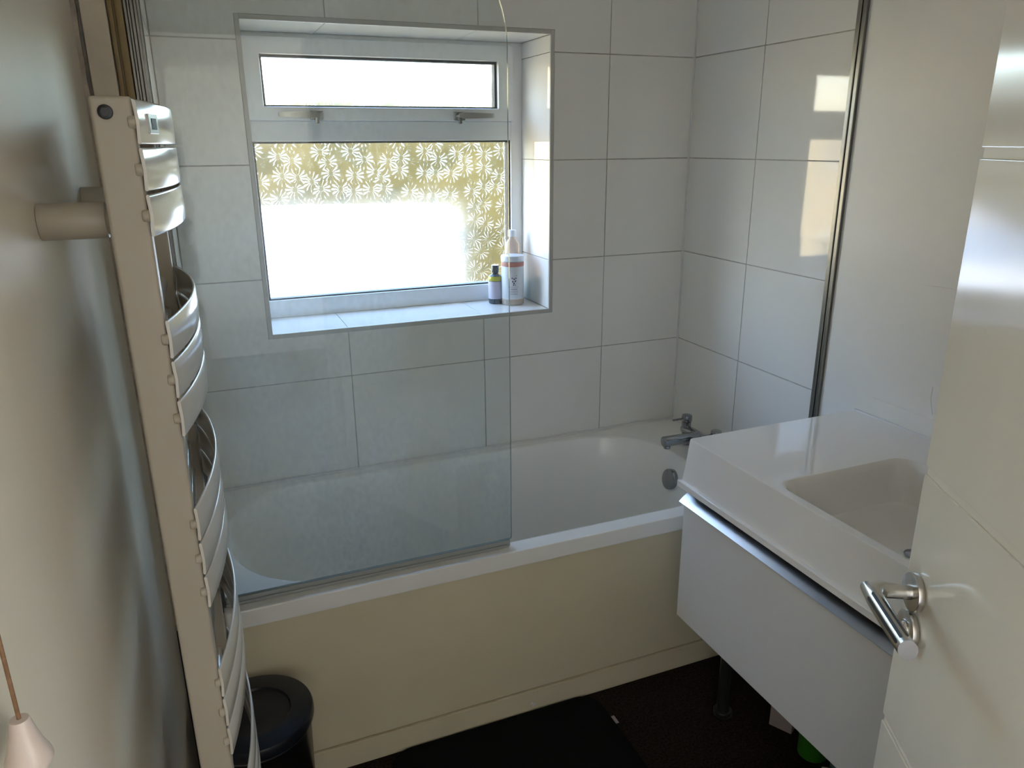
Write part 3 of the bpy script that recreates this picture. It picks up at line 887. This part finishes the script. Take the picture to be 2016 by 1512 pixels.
# ------------------------------------------------------------------ light pull cord
pc = tag(empty('light_pull_cord', (-1.790, -1.870, 1.20)), 'tan light pull cord with a bell-shaped plastic pull', 'pull cord')
bm = nb(); path_tube(bm, [(-1.790, -1.870, HC-.004), (-1.790, -1.870, 1.8), (-1.790, -1.870, 1.235)], .0014, 8); keep(obj('cord', bm, 'cord', smooth=True), pc)
bm = nb(); lathe(bm, [(0, -.0345), (.010, -.035), (.0132, -.034), (.0142, -.031), (.0135, -.027), (.0105, -.019), (.0078, -.008), (.0062, 0), (.0055, .002), (0, .0024)], (-1.790, -1.870, 1.2355), 32); keep(obj('bell_pull', bm, 'bell', smooth=True), pc)
bm = nb(); lathe(bm, [(.0, -.03), (.02, -.03), (.03, -.022), (.032, -.0005), (0, -.0005)], (-1.770, -1.870, HC), 24)
keep(obj('ceiling_switch', bm, 'white', smooth=True), pc)

# ------------------------------------------------------------------ bottles on the window sill
def bottle(name, c, label, cat, parts):
    t = tag(empty(name, c), label, cat)
    for pn, prof, m in parts:
        bm = nb(); lathe(bm, prof, c, 36)
        keep(obj(pn, bm, m, smooth=True, angle=40), t)
    return t
c1 = (-.682, .170, WZ0+.0004)
oil = bottle('oil_bottle', c1, 'small dark bottle with a lilac label on the window sill', 'bottle', [
    ('bottle_body', [(0, 0), (.0225, 0), (.0245, .002), (.0245, .092), (.023, .099), (.012, .106), (.0115, .112), (0, .112)], 'darkglass'),
    ('oil_band', [(.0247, .083), (.0249, .084), (.0249, .0925), (.0232, .0990)], 'oil'),
    ('bottle_cap', [(.0105, .1121), (.0135, .1125), (.0137, .136), (.0125, .138), (0, .138)], 'darkglass'),
    ('label_wrap', [(.0246, .018), (.0251, .0185), (.0251, .0805), (.0246, .081)], 'label_lilac')])
c2 = (-.628, .135, WZ0+.0004)
jar = bottle('white_jar', c2, 'wide white pot with a berry sprig label and pink bands', 'jar', [
    ('jar_body', [(0, 0), (.037, 0), (.040, .003), (.040, .152), (.037, .155), (0, .155)], 'jar'),
    ('jar_lid', [(.0385, .1552), (.0415, .1556), (.0418, .172), (.0405, .1745), (.036, .1755), (0, .1755)], 'palecap'),
    ('pink_band', [(.0402, .138), (.0407, .1385), (.0407, .1520), (.0402, .1525)], 'pink'),
    ('label_wrap', [(.0401, .024), (.0405, .0245), (.0405, .1375), (.0401, .138)], 'label'),
    ('base_band', [(.0401, .003), (.0406, .0035), (.0406, .0205), (.0401, .021)], 'peach')])
# sprig and small print on the label, curved round the pot and facing the room
def on_jar(a, z, r=.0408):
    return (c2[0]+r*math.cos(a), c2[1]+r*math.sin(a), c2[2]+z)
base = math.atan2(CAM.y-c2[1], CAM.x-c2[0])+.12
bm = nb()
for da, z, s_ in ((0, .080, 1), (.12, .087, 1), (-.11, .086, 1), (.02, .095, 1), (.19, .098, .9), (-.16, .098, .9), (.24, .107, .7), (-.04, .074, .9), (.1, .074, .8), (.17, .091, .7)):
    p = Vector(on_jar(base+da, z)); bmesh.ops.create_uvsphere(bm, u_segments=8, v_segments=6, radius=.0032*s_, matrix=Matrix.Translation(p-Vector((math.cos(base+da), math.sin(base+da), 0))*.0020))
keep(tag(obj('berry_emblem', bm, 'ink'), 'dark berry sprig emblem'), jar)
def arc_strip(bm, a0, a1, z0, z1, r=.0407, rr_=.0404):
    nseg = 6
    L = []
    for i in range(nseg+1):
        a = a0+(a1-a0)*i/nseg
        L.append([on_jar(a, z0, r), on_jar(a, z1, r), on_jar(a, z1, rr_), on_jar(a, z0, rr_)])
    loft(bm, L, True, True)
bm = nb()
arc_strip(bm, base-.55, base+.45, .0655, .0664)
for i in range(7):
    arc_strip(bm, base-.28+.085*i, base-.23+.085*i, .056, .0605)
for i in range(9):
    arc_strip(bm, base-.34+.08*i, base-.29+.08*i, .048, .0505)
for i in range(8):
    arc_strip(bm, base-.30+.08*i, base-.25+.08*i, .040, .0425)
keep(obj('label_print', bm, 'ink_soft'), jar)
c3 = (-.602, .200, WZ0+.0004)
tall = bottle('shampoo_bottle', c3, 'tall pale bottle with a teal base behind the white pot', 'bottle', [
    ('bottle_body', [(.0255, .080), (.0262, .195), (.025, .208), (.0125, .226), (.0115, .232), (0, .232)], 'peach'),
    ('bottle_base', [(0, 0), (.024, 0), (.0255, .002), (.0255, .0798), (0, .0798)], 'teal'),
    ('bottle_cap', [(.013, .2321), (.0155, .2325), (.0155, .254), (.014, .256), (0, .256)], 'palecap')])

# ------------------------------------------------------------------ things under the vanity
gb = bottle('cleaner_bottle', (-.280, -1.142, .0006), 'bright green cleaner bottle standing on the floor under the vanity', 'bottle', [
    ('bottle_body', [(0, 0), (.034, 0), (.038, .004), (.038, .15), (.033, .17), (.014, .19), (.013, .2), (0, .2)], 'green'),
    ('bottle_cap', [(.0135, .2002), (.017, .2006), (.017, .228), (0, .230)], 'white')])
bm = nb(); box(bm, (-.05, -.032, 0), (.05, .032, .09), .002); 
cb_ = tag(obj('carton', bm, 'card', smooth=True), 'pale pink carton on the floor under the vanity', 'box'); cb_.location = (-.255, -1.015, .0006); cb_.rotation_euler = (0, 0, .5)
bm = nb(); box(bm, (-.045, .0322, .075), (.045, .0326, .088)); obj('print_band', bm, 'pink', cb_)
sp = tag(empty('spray_bottle', (-.25, -1.27, .0006)), 'blue-grey bottle lying on the floor under the vanity', 'bottle')
bm = nb(); cyl(bm, (-.310, -1.240, .033), (-.180, -1.320, .033), .032, n=28, bev=.006); keep(obj('bottle_body', bm, 'bluegrey', smooth=True), sp)
bm = nb(); cyl(bm, (-.329, -1.228, .033), (-.3095, -1.240, .033), .014, n=20, bev=.001); keep(obj('bottle_cap', bm, 'white', smooth=True), sp)

# ------------------------------------------------------------------ landing window, added unseen behind the viewer for the fill light
lw = struct(empty('fill_window', (.05, -3.9, LWZ0)), 'unseen white framed landing window added for the fill lamp', 'window')
bm = nb(); ring(bm, LWY0, LWZ0, LWY1, LWZ1, LWY0+.05, LWZ0+.05, LWY1-.05, LWZ1-.05, -.07, -.03)
bmesh.ops.rotate(bm, verts=bm.verts, cent=(0, 0, 0), matrix=Matrix(((0, -1, 0), (1, 0, 0), (0, 0, 1)))); keep(obj('frame', bm, 'upvc', smooth=True), lw)
bm = nb(); box(bm, (.032, -3.93, LWZ0+.05), (.068, -3.87, LWZ1-.05), .003); keep(obj('mullion', bm, 'upvc', smooth=True), lw)
